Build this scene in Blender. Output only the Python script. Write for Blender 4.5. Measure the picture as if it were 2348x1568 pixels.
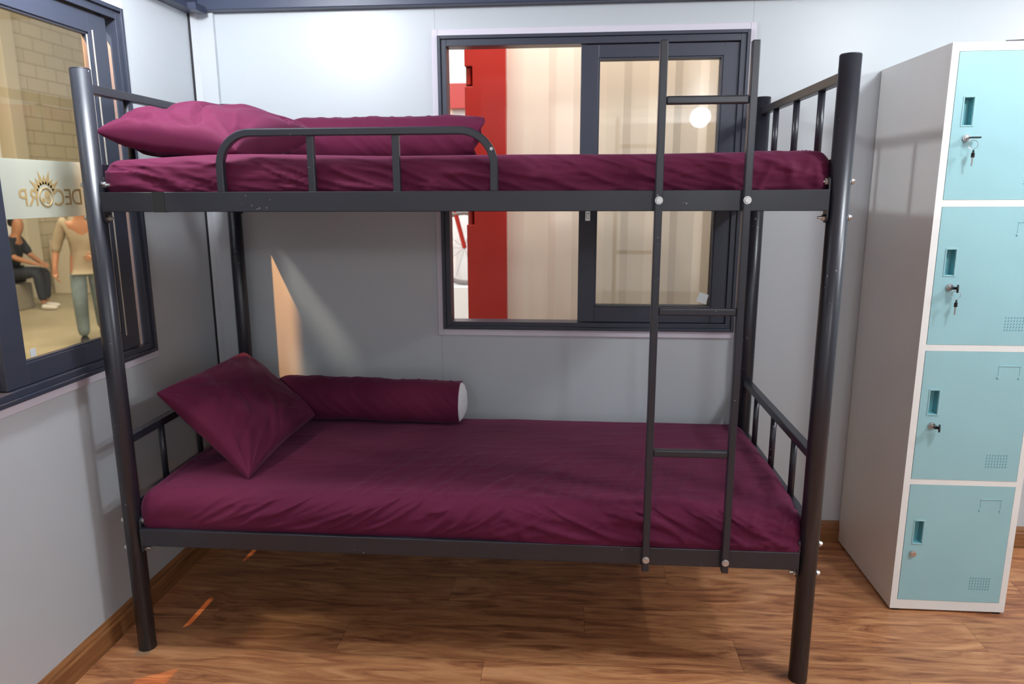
import bpy, bmesh, math, random
from mathutils import Vector, Matrix, noise
sc = bpy.context.scene
for o in list(bpy.data.objects):
    bpy.data.objects.remove(o)
COL = sc.collection
PI = math.pi

# ------------------------------------------------------------------ camera
cam_d = bpy.data.cameras.new('camera')
cam = bpy.data.objects.new('camera', cam_d)
COL.objects.link(cam)
sc.camera = cam
yaw, pit, rol, FPX = -.0828, -.2045, -.0039, 1665.1
F = Vector((math.sin(yaw) * math.cos(pit), math.cos(yaw) * math.cos(pit), math.sin(pit)))
R = Vector((math.cos(yaw), -math.sin(yaw), 0))
U = R.cross(F)
R2 = R * math.cos(rol) + U * math.sin(rol)
U2 = -R * math.sin(rol) + U * math.cos(rol)
m = Matrix((R2, U2, -F)).transposed().to_4x4()
m.translation = Vector((1.2898, -1.9054, 1.3724))
cam.matrix_world = m
cam_d.sensor_fit = 'HORIZONTAL'
cam_d.sensor_width = 36
cam_d.lens = 36 * FPX / 2348
cam_d.clip_start = .05
cam_d.clip_end = 60
cam_d.dof.use_dof = True
cam_d.dof.focus_distance = 2.15
cam_d.dof.aperture_fstop = 3.2

# ------------------------------------------------------------------ world, light, exposure
sc.view_settings.view_transform = 'Standard'
sc.view_settings.look = 'None'
sc.view_settings.gamma = 1
sc.view_settings.use_curve_mapping = False
sc.view_settings.exposure = 0.16
sc.cycles.use_denoising = True
sc.cycles.max_bounces = 10
sc.cycles.diffuse_bounces = 5
sc.cycles.transparent_max_bounces = 24
sc.cycles.sample_clamp_indirect = 6
w = bpy.data.worlds.new('world')
sc.world = w
w.use_nodes = True
w.node_tree.nodes['Background'].inputs[0].default_value = (.86, .92, 1, 1)
w.node_tree.nodes['Background'].inputs[1].default_value = .35


def area(name, loc, size, power, col, target=None, shape='DISK', size_y=None, spread=PI):
    d = bpy.data.lights.new(name, 'AREA')
    d.shape = shape
    d.size = size
    if size_y:
        d.size_y = size_y
    d.energy = power
    d.color = col
    d.spread = spread
    o = bpy.data.objects.new(name, d)
    o.location = loc
    t = Vector(target) if target else Vector(loc) - Vector((0, 0, 1))
    o.rotation_euler = (t - Vector(loc)).to_track_quat('-Z', 'Y').to_euler()
    COL.objects.link(o)
    return o


COOL = (.90, .95, 1)
# ceiling lamps of the cabin
def point(name, loc, r_, power, col):
    d = bpy.data.lights.new(name, 'POINT')
    d.energy = power
    d.color = col
    d.shadow_soft_size = r_
    o = bpy.data.objects.new(name, d)
    o.location = loc
    COL.objects.link(o)
    return o


point('ceiling_lamp_near_locker', (2.68, -.52, 2.11), .07, 29, COOL)
point('ceiling_lamp_over_bunk', (.22, -.15, 2.12), .05, 37, COOL)
point('ceiling_lamp_far_right', (3.75, -.50, 2.12), .03, 41, COOL)
point('ceiling_lamp_rear', (2.55, -4.0, 2.09), .09, 42, COOL)
point('ceiling_lamp_rear_left', (.35, -3.4, 2.09), .10, 10, COOL)
# fill light added at the open end of the cabin behind the photographer
area('rear_opening_fill', (1.8, -4.62, 1.2), 2.6, 6, (.92, .95, 1), (1.6, 0, 1.0), 'RECTANGLE', 1.9)
# warm lamp hanging outside the side window, and a cooler one further off
wl = bpy.data.lights.new('warm_lamp', 'POINT')
wl.energy = 380
wl.color = (1, .50, .22)
wl.shadow_soft_size = .003
wo = bpy.data.objects.new('warm_lamp', wl)
wo.location = (-.345, -.378, 2.20)
COL.objects.link(wo)
area('hall_lamp_left', (-.95, -1.6, 2.75), .18, 40, (.93, .96, 1), (.3, .8, 1))
# hall lighting outside
area('hall_light_back', (1.3, 1.02, 2.9), 1.6, 38, (1, .95, .90), (1.4, 1.6, .9), 'RECTANGLE', .3)
area('hall_light_beyond', (.2, 2.6, 3.4), 1.6, 60, (1, .97, .95), (.3, 4.2, 1.2))
area('hall_light_side', (-4.2, 5.6, 4.2), 2.4, 260, (1, .96, .88), (-6, 7.5, 0))
area('hall_light_side_near', (-2.6, 2.6, 4.0), 1.5, 90, (1, .96, .88), (-4.4, 6, 0))


# ------------------------------------------------------------------ materials
def mat(name, col, rough=.5, metal=0, spec=.5, **kw):
    mm = bpy.data.materials.new(name)
    mm.use_nodes = True
    b = mm.node_tree.nodes['Principled BSDF']
    b.inputs['Base Color'].default_value = (*col, 1)
    b.inputs['Roughness'].default_value = rough
    b.inputs['Metallic'].default_value = metal
    b.inputs['Specular IOR Level'].default_value = spec
    for k, v in kw.items():
        b.inputs[k.replace('_', ' ')].default_value = v
    return mm


def nt(mm):
    t = mm.node_tree
    return t, t.nodes, t.links, t.nodes['Principled BSDF']


def add_noise(mm, scale=20, amount=.1, bump=0, detail=4, stretch=(1, 1, 1), rough_amt=0, bdist=.002):
    """slight colour mottling and bump, in object space"""
    t, N, L, b = nt(mm)
    tc = N.new('ShaderNodeTexCoord')
    mp = N.new('ShaderNodeMapping')
    mp.inputs['Scale'].default_value = stretch
    L.new(tc.outputs['Object'], mp.inputs[0])
    n = N.new('ShaderNodeTexNoise')
    n.inputs['Scale'].default_value = scale
    n.inputs['Detail'].default_value = detail
    L.new(mp.outputs[0], n.inputs['Vector'])
    if amount:
        c = b.inputs['Base Color'].default_value[:3]
        r = N.new('ShaderNodeValToRGB')
        r.color_ramp.elements[0].position = .3
        r.color_ramp.elements[1].position = .7
        r.color_ramp.elements[0].color = (*[x * (1 - amount) for x in c], 1)
        r.color_ramp.elements[1].color = (*[min(1, x * (1 + amount)) for x in c], 1)
        L.new(n.outputs[0], r.inputs[0])
        L.new(r.outputs[0], b.inputs['Base Color'])
    if bump:
        bp = N.new('ShaderNodeBump')
        bp.inputs['Strength'].default_value = bump
        bp.inputs['Distance'].default_value = bdist
        L.new(n.outputs[0], bp.inputs['Height'])
        L.new(bp.outputs[0], b.inputs['Normal'])
    return n


def M(op, L, N, a, b=None, c=None):
    x = N.new('ShaderNodeMath')
    x.operation = op
    for i, v in enumerate((a, b, c)):
        if v is None:
            continue
        if isinstance(v, (int, float)):
            x.inputs[i].default_value = v
        else:
            L.new(v, x.inputs[i])
    return x.outputs[0]


m_wall = mat('wall_paint', (.56, .60, .625), .36, 0, .5)
add_noise(m_wall, 2.2, .015, .06, 3, bdist=.01)
m_wallb = mat('wall_paint_back', (.56, .60, .625), .36, 0, .5)
t, N, L, b = nt(m_wallb)
g = N.new('ShaderNodeNewGeometry')
sx = N.new('ShaderNodeSeparateXYZ')
L.new(g.outputs['Position'], sx.inputs[0])
d1 = M('LESS_THAN', L, N, M('ABSOLUTE', L, N, M('SUBTRACT', L, N, sx.outputs[0], .782)), .0009)
d2 = M('LESS_THAN', L, N, M('ABSOLUTE', L, N, M('SUBTRACT', L, N, sx.outputs[0], 1.912)), .0009)
mx = N.new('ShaderNodeMix')
mx.data_type = 'RGBA'
mx.inputs[6].default_value = (.56, .60, .625, 1)
mx.inputs[7].default_value = (.36, .39, .42, 1)
L.new(M('MAXIMUM', L, N, d1, d2), mx.inputs[0])
L.new(mx.outputs[2], b.inputs['Base Color'])
n = N.new('ShaderNodeTexNoise')
n.inputs['Scale'].default_value = 1.6
bp = N.new('ShaderNodeBump')
bp.inputs['Strength'].default_value = .25
bp.inputs['Distance'].default_value = .01
L.new(n.outputs[0], bp.inputs['Height'])
L.new(bp.outputs[0], b.inputs['Normal'])

m_trim = mat('white_profile', (.58, .61, .64), .35)
m_lilac = mat('window_surround_white', (.72, .68, .76), .45)
m_gasket = mat('black_gasket', (.01, .01, .012), .5)
m_beam = mat('navy_steel', (.035, .045, .085), .4)
m_frame = mat('window_frame_dark', (.038, .044, .066), .38)
m_pale = mat('pale_gasket', (.55, .5, .42), .4)
m_ceil = mat('ceiling_white', (.72, .75, .78), .5)
m_chrome = mat('zinc_bolt', (.62, .61, .60), .4, 1)
m_bed = mat('black_enamel', (.020, .021, .029), .33, 0, .6)
t, N, L, b = nt(m_bed)
tc = N.new('ShaderNodeTexCoord')
n1 = N.new('ShaderNodeTexNoise')
n1.inputs['Scale'].default_value = 95
n1.inputs['Detail'].default_value = 3
n2 = N.new('ShaderNodeTexNoise')
n2.inputs['Scale'].default_value = 5
L.new(tc.outputs['Object'], n1.inputs['Vector'])
L.new(tc.outputs['Object'], n2.inputs['Vector'])
chip = M('MULTIPLY', L, N, M('GREATER_THAN', L, N, n1.outputs[0], .70), M('GREATER_THAN', L, N, n2.outputs[0], .58))
mx = N.new('ShaderNodeMix')
mx.data_type = 'RGBA'
mx.inputs[6].default_value = (.020, .021, .029, 1)
mx.inputs[7].default_value = (.32, .31, .31, 1)
L.new(chip, mx.inputs[0])
L.new(mx.outputs[2], b.inputs['Base Color'])
m_tape = mat('dark_tape', (.011, .011, .012), .5)
m_ply = mat('plywood_underside', (.05, .028, .016), .7)
m_ply2 = mat('plywood_underside_light', (.22, .12, .06), .7)
m_sheet = mat('burgundy_cotton', (.108, .0115, .040), .75, 0, .15, Sheen_Weight=.12, Sheen_Roughness=.45)
m_sheet.node_tree.nodes['Principled BSDF'].inputs['Sheen Tint'].default_value = (.9, .5, .8, 1)
add_noise(m_sheet, 420, .07, .12, 2, bdist=.0006)
m_white = mat('white_filling', (.75, .75, .78), .85)
add_noise(m_white, 60, .05, .4, 3)
m_lbody = mat('locker_cream_enamel', (.88, .88, .84), .38)
add_noise(m_lbody, 3, .03, 0)
m_teal = mat('locker_teal_enamel', (.33, .575, .61), .36)
add_noise(m_teal, 5, .025, .05, 2, bdist=.003)
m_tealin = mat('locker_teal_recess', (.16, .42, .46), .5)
m_slit = mat('vent_slit', (.05, .22, .26), .7)
m_blackpl = mat('black_plastic', (.01, .01, .012), .4)
m_steel = mat('key_steel', (.6, .58, .55), .3, 1)

# floor laminate
m_floor = mat('wood_laminate', (.4, .2, .08), .36, 0, .5)
t, N, L, b = nt(m_floor)
g = N.new('ShaderNodeNewGeometry')
s = N.new('ShaderNodeSeparateXYZ')
L.new(g.outputs['Position'], s.inputs[0])
PW, PL = .155, 1.22
yy = M('DIVIDE', L, N, M('ADD', L, N, s.outputs[1], 10 - .095 + .155 * .2 - .031), PW)
row = M('FLOOR', L, N, yy)
fy = M('FRACT', L, N, yy)
xo = M('MULTIPLY', L, N, M('FRACT', L, N, M('MULTIPLY', L, N, row, .377)), PL)
xx = M('DIVIDE', L, N, M('ADD', L, N, M('ADD', L, N, s.outputs[0], 20), xo), PL)
colid = M('FLOOR', L, N, xx)
fx = M('FRACT', L, N, xx)
cmb = N.new('ShaderNodeCombineXYZ')
L.new(row, cmb.inputs[0])
L.new(colid, cmb.inputs[1])
wn = N.new('ShaderNodeTexWhiteNoise')
L.new(cmb.outputs[0], wn.inputs[0])
vofs = N.new('ShaderNodeVectorMath')
vofs.operation = 'SCALE'
vofs.inputs[3].default_value = 7
L.new(wn.outputs['Color'], vofs.inputs[0])
va = N.new('ShaderNodeVectorMath')
va.operation = 'ADD'
L.new(g.outputs['Position'], va.inputs[0])
L.new(vofs.outputs[0], va.inputs[1])
mp = N.new('ShaderNodeMapping')
mp.inputs['Scale'].default_value = (1.3, 8.5, 1)
L.new(va.outputs[0], mp.inputs[0])
na = N.new('ShaderNodeTexNoise')
na.inputs['Scale'].default_value = 2.3
na.inputs['Detail'].default_value = 8
na.inputs['Roughness'].default_value = .62
na.inputs['Distortion'].default_value = 1.7
L.new(mp.outputs[0], na.inputs['Vector'])
mp2 = N.new('ShaderNodeMapping')
mp2.inputs['Scale'].default_value = (5, 80, 1)
L.new(va.outputs[0], mp2.inputs[0])
nb = N.new('ShaderNodeTexNoise')
nb.inputs['Scale'].default_value = 3
nb.inputs['Detail'].default_value = 5
L.new(mp2.outputs[0], nb.inputs['Vector'])
gr = M('ADD', L, N, M('MULTIPLY', L, N, na.outputs[0], .86), M('MULTIPLY', L, N, nb.outputs[0], .14))
rp = N.new('ShaderNodeValToRGB')
e = rp.color_ramp.elements
e[0].position = .36
e[0].color = (.22, .078, .035, 1)
e[1].position = .64
e[1].color = (.62, .30, .14, 1)
e2 = e.new(.46)
e2.color = (.40, .160, .068, 1)
e3 = e.new(.55)
e3.color = (.52, .235, .10, 1)
L.new(gr, rp.inputs[0])
hs = N.new('ShaderNodeHueSaturation')
L.new(rp.outputs[0], hs.inputs['Color'])
L.new(M('ADD', L, N, M('MULTIPLY', L, N, wn.outputs['Value'], .22), .89), hs.inputs['Value'])
ey = M('LESS_THAN', L, N, M('MINIMUM', L, N, fy, M('SUBTRACT', L, N, 1, fy)), .006)
ex = M('LESS_THAN', L, N, M('MINIMUM', L, N, fx, M('SUBTRACT', L, N, 1, fx)), .0008)
seam = M('MAXIMUM', L, N, ey, ex)
mx = N.new('ShaderNodeMix')
mx.data_type = 'RGBA'
L.new(M('MULTIPLY', L, N, seam, .55), mx.inputs[0])
L.new(hs.outputs[0], mx.inputs[6])
mx.inputs[7].default_value = (.10, .04, .015, 1)
# little grey scuff in front of the left post
dx_ = M('DIVIDE', L, N, s.outputs[0], .026)
dy_ = M('DIVIDE', L, N, M('SUBTRACT', L, N, s.outputs[1], -.03), .018)
dd = M('ADD', L, N, M('POWER', L, N, dx_, 2), M('POWER', L, N, dy_, 2))
dd = M('ADD', L, N, dd, M('MULTIPLY', L, N, M('SUBTRACT', L, N, nb.outputs[0], .5), 1.8))
mx2 = N.new('ShaderNodeMix')
mx2.data_type = 'RGBA'
L.new(M('MULTIPLY', L, N, M('LESS_THAN', L, N, dd, .8), .6), mx2.inputs[0])
L.new(mx.outputs[2], mx2.inputs[6])
mx2.inputs[7].default_value = (.22, .17, .13, 1)
L.new(mx2.outputs[2], b.inputs['Base Color'])
bp = N.new('ShaderNodeBump')
bp.inputs['Strength'].default_value = .12
bp.inputs['Distance'].default_value = .002
L.new(gr, bp.inputs['Height'])
L.new(bp.outputs[0], b.inputs['Normal'])

m_base = mat('baseboard_wood', (.27, .115, .042), .4)
add_noise(m_base, 6, .35, .1, 6, (1, 1, 14))

# glass: thin pane, fresnel mirror over clear
def glass_mat(name, tint, refl=1.0):
    mm = bpy.data.materials.new(name)
    mm.use_nodes = True
    N_, L_ = mm.node_tree.nodes, mm.node_tree.links
    N_.clear()
    o_ = N_.new('ShaderNodeOutputMaterial')
    tr = N_.new('ShaderNodeBsdfTransparent')
    tr.inputs[0].default_value = (*tint, 1)
    gl = N_.new('ShaderNodeBsdfGlossy')
    gl.inputs['Roughness'].default_value = .015
    fr = N_.new('ShaderNodeFresnel')
    gm = N_.new('ShaderNodeNewGeometry')
    L_.new(M('SUBTRACT', L_, N_, 1.5, M('MULTIPLY', L_, N_, gm.outputs['Backfacing'], 1.5 - 1 / 1.5)), fr.inputs[0])
    mi = N_.new('ShaderNodeMixShader')
    L_.new(M('MULTIPLY', L_, N_, fr.outputs[0], refl), mi.inputs[0])
    L_.new(tr.outputs[0], mi.inputs[1])
    L_.new(gl.outputs[0], mi.inputs[2])
    L_.new(mi.outputs[0], o_.inputs[0])
    return mm


m_glass = glass_mat('clear_glass', (.95, .95, .93))
m_glass2 = glass_mat('bronze_glass', (.90, .86, .76))
m_film = bpy.data.materials.new('frosted_film')
m_film.use_nodes = True
t, N, L, b = nt(m_film)
b.inputs['Base Color'].default_value = (.74, .78, .72, 1)
b.inputs['Roughness'].default_value = .6
tl = N.new('ShaderNodeBsdfTranslucent')
tl.inputs[0].default_value = (.8, .85, .76, 1)
tp = N.new('ShaderNodeBsdfTransparent')
m1 = N.new('ShaderNodeMixShader')
m1.inputs[0].default_value = .5
L.new(b.outputs[0], m1.inputs[1])
L.new(tl.outputs[0], m1.inputs[2])
m2 = N.new('ShaderNodeMixShader')
m2.inputs[0].default_value = .16
L.new(m1.outputs[0], m2.inputs[1])
L.new(tp.outputs[0], m2.inputs[2])
L.new(m2.outputs[0], N['Material Output'].inputs[0])
m_gold = mat('tan_lettering', (.46, .33, .15), .5)
m_clearst = mat('pale_sticker', (.70, .76, .78), .3)


# ------------------------------------------------------------------ mesh helpers
def finish(name, bm, material, parent=None, smooth=False, bevel=0, segs=2):
    me = bpy.data.meshes.new(name)
    bmesh.ops.recalc_face_normals(bm, faces=bm.faces)
    bm.to_mesh(me)
    bm.free()
    me.materials.append(material)
    o = bpy.data.objects.new(name, me)
    COL.objects.link(o)
    if parent:
        o.parent = parent
        o.matrix_parent_inverse = Matrix.Identity(4)
        o.location = Vector((0, 0, 0)) - world_loc(parent)
    if smooth:
        for p in me.polygons:
            p.use_smooth = True
    if bevel:
        md = o.modifiers.new('bevel', 'BEVEL')
        md.width = bevel
        md.segments = segs
        md.limit_method = 'ANGLE'
        md.angle_limit = math.radians(40)
    return o


def world_loc(o):
    v = Vector(o.location)
    while o.parent:
        o = o.parent
        v += o.location
    return v


def box(bm, x0, x1, y0, y1, z0, z1):
    v = [bm.verts.new((x, y, z)) for x in (x0, x1) for y in (y0, y1) for z in (z0, z1)]
    for f in ((0, 1, 3, 2), (4, 6, 7, 5), (0, 4, 5, 1), (2, 3, 7, 6), (0, 2, 6, 4), (1, 5, 7, 3)):
        bm.faces.new([v[i] for i in f])


def cyl(bm, p0, p1, r0, r1=None, n=24, caps=True):
    p0, p1 = Vector(p0), Vector(p1)
    r1 = r0 if r1 is None else r1
    ax = (p1 - p0).normalized()
    a = ax.orthogonal().normalized()
    c = ax.cross(a)
    A = [bm.verts.new(p0 + (a * math.cos(2 * PI * i / n) + c * math.sin(2 * PI * i / n)) * r0) for i in range(n)]
    B = [bm.verts.new(p1 + (a * math.cos(2 * PI * i / n) + c * math.sin(2 * PI * i / n)) * r1) for i in range(n)]
    for i in range(n):
        bm.faces.new((A[i], A[(i + 1) % n], B[(i + 1) % n], B[i]))
    if caps:
        bm.faces.new(A)
        bm.faces.new(B)


def sweep_square(bm, pts, up, h, wd=None):
    """square tube along a polyline in a plane whose normal is `up`"""
    wd = wd or h
    up = Vector(up)
    rings = []
    P = [Vector(p) for p in pts]
    for i, p in enumerate(P):
        d = (P[min(i + 1, len(P) - 1)] - P[max(i - 1, 0)]).normalized()
        s_ = d.cross(up).normalized()
        rings.append([bm.verts.new(p + s_ * a * h / 2 + up * c * wd / 2) for a, c in ((-1, -1), (1, -1), (1, 1), (-1, 1))])
    for a, b_ in zip(rings, rings[1:]):
        for i in range(4):
            bm.faces.new((a[i], a[(i + 1) % 4], b_[(i + 1) % 4], b_[i]))
    bm.faces.new(rings[0])
    bm.faces.new(rings[-1])


def torus(bm, c, R_, r_, axis, n=36, k=10, a0=0, a1=2 * PI):
    axis = Vector(axis).normalized()
    u = axis.orthogonal().normalized()
    v = axis.cross(u)
    c = Vector(c)
    full = abs(a1 - a0 - 2 * PI) < 1e-6
    rings = []
    for i in range(n if full else n + 1):
        t_ = a0 + (a1 - a0) * i / n
        d = u * math.cos(t_) + v * math.sin(t_)
        rings.append([bm.verts.new(c + d * (R_ + r_ * math.cos(2 * PI * j / k)) + axis * r_ * math.sin(2 * PI * j / k)) for j in range(k)])
    m_ = len(rings)
    for i in range(m_ if full else m_ - 1):
        a, b_ = rings[i], rings[(i + 1) % m_]
        for j in range(k):
            bm.faces.new((a[j], a[(j + 1) % k], b_[(j + 1) % k], b_[j]))


def B_(*boxes):
    bm = bmesh.new()
    for q in boxes:
        box(bm, *q)
    return bm


def thing(name, label, cat, loc=(0, 0, 0), group=None):
    o = bpy.data.objects.new(name, None)
    o.location = loc
    o.empty_display_size = .05
    COL.objects.link(o)
    o['label'] = label
    o['category'] = cat
    if group:
        o['group'] = group
    return o


def tag(o, label, cat, group=None, kind=None):
    o['label'] = label
    o['category'] = cat
    if group:
        o['group'] = group
    if kind:
        o['kind'] = kind
    return o


def struct(o, label=None):
    o['kind'] = 'structure'
    if label:
        o['label'] = label
    return o


# ------------------------------------------------------------------ room shell
XL, YB, XR, YF, ZC = -.124, .875, 5.0, -4.7, 2.25
WT = .06
# back wall with its window opening
W1 = (.80, 1.895, .856, 1.914)
o = finish('wall_back', B_((XL - WT, W1[0], YB, YB + WT, -.1, ZC), (W1[1], XR, YB, YB + WT, -.1, ZC),
                           (W1[0], W1[1], YB, YB + WT, -.1, W1[2]), (W1[0], W1[1], YB, YB + WT, W1[3], ZC)), m_wallb)
struct(o, 'glossy off-white steel panel wall behind the bunk bed')
W2 = (-.735, .38, .858, 1.918)
o = finish('wall_left', B_((XL - WT, XL, YF, W2[0], -.1, ZC), (XL - WT, XL, W2[1], YB, -.1, ZC),
                           (XL - WT, XL, W2[0], W2[1], -.1, W2[2]), (XL - WT, XL, W2[0], W2[1], W2[3], ZC)), m_wall)
struct(o, 'off-white panel wall at the head end of the bunk bed')
struct(finish('wall_right', B_((XR, XR + WT, YF, YB, -.1, ZC)), m_wall))
struct(finish('wall_front', B_((XL, .3, YF - WT, YF, -.1, ZC), (3.4, XR, YF - WT, YF, -.1, ZC), (.3, 3.4, YF - WT, YF, 2.1, ZC)), m_wall))
struct(finish('ceiling', B_((XL - WT, XR + WT, YF - WT, YB + WT, ZC, ZC + .05)), m_ceil))
struct(finish('floor', B_((XL, XR, YF, YB, -.06, 0)), m_floor), 'glossy brown wood laminate floor')
struct(finish('trim_1', B_((XL, XR, YB - .05, YB, 2.022, ZC)), m_beam, bevel=.003), 'dark navy steel beam along the top of the back wall')
struct(finish('trim_2', B_((XL, XL + .045, YF, YB - .05, 2.012, ZC)), m_beam, bevel=.003), 'dark navy steel beam along the top of the left wall')
# slotted corner plate between the beams
o = finish('trim_3', B_((XL + .045, XL + .075, YB - .125, YB - .05, 2.008, 2.012 + .02)), m_beam)
struct(o, 'small navy plate at the ceiling corner')
# corner post cover
bm = bmesh.new()
pts = [(XL + .006, YB), (XL + .006, YB - .040), (XL + .022, YB - .022), (XL + .082, YB - .018), (XL + .082, YB)]
lo = [bm.verts.new((x, y, .0)) for x, y in pts]
hi = [bm.verts.new((x, y, 2.022)) for x, y in pts]
for i in range(5):
    bm.faces.new((lo[i], lo[(i + 1) % 5], hi[(i + 1) % 5], hi[i]))
bm.faces.new(lo)
bm.faces.new(hi)
struct(finish('trim_4', bm, m_trim), 'white corner post cover between the two walls')
struct(finish('trim_5', B_((XL, XL + .006, YB - .046, YB - .038, 0, 2.012)), m_gasket), 'thin black joint strip beside the corner post')


def baseboard(name, pts_fn, s0, s1, label):
    prof = [(0, 0), (.014, 0), (.014, .060), (.010, .066), (.010, .074), (.005, .082), (.003, .086), (0, .086)]
    bm_ = bmesh.new()
    a = [bm_.verts.new(pts_fn(s0, d, z)) for d, z in prof]
    b_ = [bm_.verts.new(pts_fn(s1, d, z)) for d, z in prof]
    k = len(prof)
    for i in range(k):
        bm_.faces.new((a[i], a[(i + 1) % k], b_[(i + 1) % k], b_[i]))
    bm_.faces.new(a)
    bm_.faces.new(b_)
    struct(finish(name, bm_, m_base), label)


baseboard('baseboard_left', lambda s_, d, z: (XL + d, s_, z), YF, YB - .042, 'brown wood baseboard along the left wall')
baseboard('baseboard_back', lambda s_, d, z: (s_, YB - d, z), XL + .083, XR, 'brown wood baseboard along the back wall')


# ------------------------------------------------------------------ windows
def wbox1(u0, u1, d0, d1, z0, z1):
    return (u0, u1, YB - d1, YB - d0, z0, z1)


def wbox2(u0, u1, d0, d1, z0, z1):
    return (XL + d0, XL + d1, u0, u1, z0, z1)


def ring(f, u0, u1, z0, z1, wl_, wr, wb, wt, d0, d1):
    return [f(u0, u0 + wl_, d0, d1, z0, z1), f(u1 - wr, u1, d0, d1, z0, z1),
            f(u0 + wl_, u1 - wr, d0, d1, z0, z0 + wb), f(u0 + wl_, u1 - wr, d0, d1, z1 - wt, z1)]


def window(name, f, base, u0, u1, z0, z1, sashes, label, glass):
    root = bpy.data.objects.new(name, None)
    root.location = base
    COL.objects.link(root)
    struct(root, label)
    root['category'] = 'window'
    fr = finish('window_frame', B_(*ring(f, u0, u1, z0, z1, .012, .012, .012, .012, -.055, .022),
                                   *ring(f, u0 + .012, u1 - .012, z0 + .012, z1 - .012, .02, .02, .018, .024, -.055, .014)),
                m_frame, root, bevel=.0015)
    finish('window_surround', B_(*ring(f, u0 - .022, u1 + .02, z0 - .026, z1 + .024, .022, .02, .026, .024, 0, .010)),
           m_lilac, root, bevel=.002)
    for (a, c, zz0, zz1, sl, sr, sb, st, d0, d1, bead) in sashes:
        s_ = finish('sash', B_(*ring(f, a, c, zz0, zz1, sl, sr, sb, st, d0, d1),
                               *ring(f, a + sl - .001, c - sr + .001, zz0 + sb - .001, zz1 - st + .001, .007, .007, .007, .007, d0 + .003, d1 - .004)),
                    m_frame, root, bevel=.0015)
        dm = (d0 + d1) / 2
        finish('glass_pane', B_(f(a + sl + .001, c - sr - .001, dm - .002, dm + .002, zz0 + sb + .001, zz1 - st - .001)), glass, s_)
        if bead:
            finish('glazing_gasket', B_(f(c - sr - .008, c - sr - .004, d1 - .004, d1 - .002, zz0 + sb + .006, zz1 - st - .006),
                                        f(c - sr + .014, c - sr + .018, d1, d1 + .002, zz0 + sb - .01, zz1 - st + .01)), m_pale, s_)
    return root


w1 = window('window_1', wbox1, (1.35, YB, .848), .792, 1.903, .846, 1.924,
            [(1.313, 1.871, .878, 1.886, .063, .055, .058, .045, -.022, .002, False),
             (1.330, 1.871, .878, 1.886, .046, .055, .058, .045, -.052, -.028, False)],
            'dark framed sliding window on the back wall, left half open', m_glass)
lt = finish('latch', B_((1.336, 1.356, YB - .014, YB - .002, 1.262, 1.302), (1.341, 1.351, YB - .019, YB - .014, 1.272, 1.292)), m_steel, w1, bevel=.002)
lt['label'] = 'small grey metal window latch'
bm = bmesh.new()
c = Vector((1.786, YB + .008, .972))
q = [Vector((math.cos(a), 0, math.sin(a))) * .026 for a in (math.radians(28), math.radians(118), math.radians(208), math.radians(298))]
vs = [bm.verts.new(c + p) for p in q] + [bm.verts.new(c + p - Vector((0, .001, 0))) for p in q]
for fidx in ((0, 1, 2, 3), (7, 6, 5, 4), (0, 4, 5, 1), (1, 5, 6, 2), (2, 6, 7, 3), (3, 7, 4, 0)):
    bm.faces.new([vs[i] for i in fidx])
st_ = finish('sticker', bm, m_clearst, w1)
st_['label'] = 'small pale square sticker on the glass'

w2 = window('window_2', wbox2, (XL, -.165, .85), -.745, .392, .850, 1.928,
            [(-.250, .325, .882, 1.888, .075, .085, .056, .058, -.022, .002, True),
             (-.710, -.190, .882, 1.888, .05, .06, .056, .058, -.052, -.028, False)],
            'dark framed sliding window on the left wall with a frosted band', m_glass2)
film = finish('frosted_band', B_(wbox2(-.174, .239, -.0065, -.0055, 1.308, 1.459)), m_film, w2)
film['label'] = 'pale frosted film band across the glass'


def text_mesh(body, size, mtx, material, name, parent, ext=.0006):
    cu = bpy.data.curves.new(name, 'FONT')
    cu.body = body
    cu.size = size
    cu.extrude = ext
    cu.align_x = 'CENTER'
    ob = bpy.data.objects.new(name, cu)
    COL.objects.link(ob)
    bpy.context.view_layer.update()
    dg = bpy.context.evaluated_depsgraph_get()
    me = bpy.data.meshes.new_from_object(ob.evaluated_get(dg))
    COL.objects.unlink(ob)
    bpy.data.objects.remove(ob)
    me.transform(mtx)
    me.materials.clear()
    me.materials.append(material)
    o_ = bpy.data.objects.new(name, me)
    COL.objects.link(o_)
    o_.parent = parent
    o_.location = Vector((0, 0, 0)) - world_loc(parent)
    return o_


# lettering is meant to be read from outside: text runs towards -Y, faces -X
def lt_mtx(y, z):
    return Matrix(((0, 0, -1, XL - .0050), (-1, 0, 0, y), (0, 1, 0, z), (0, 0, 0, 1)))


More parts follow.
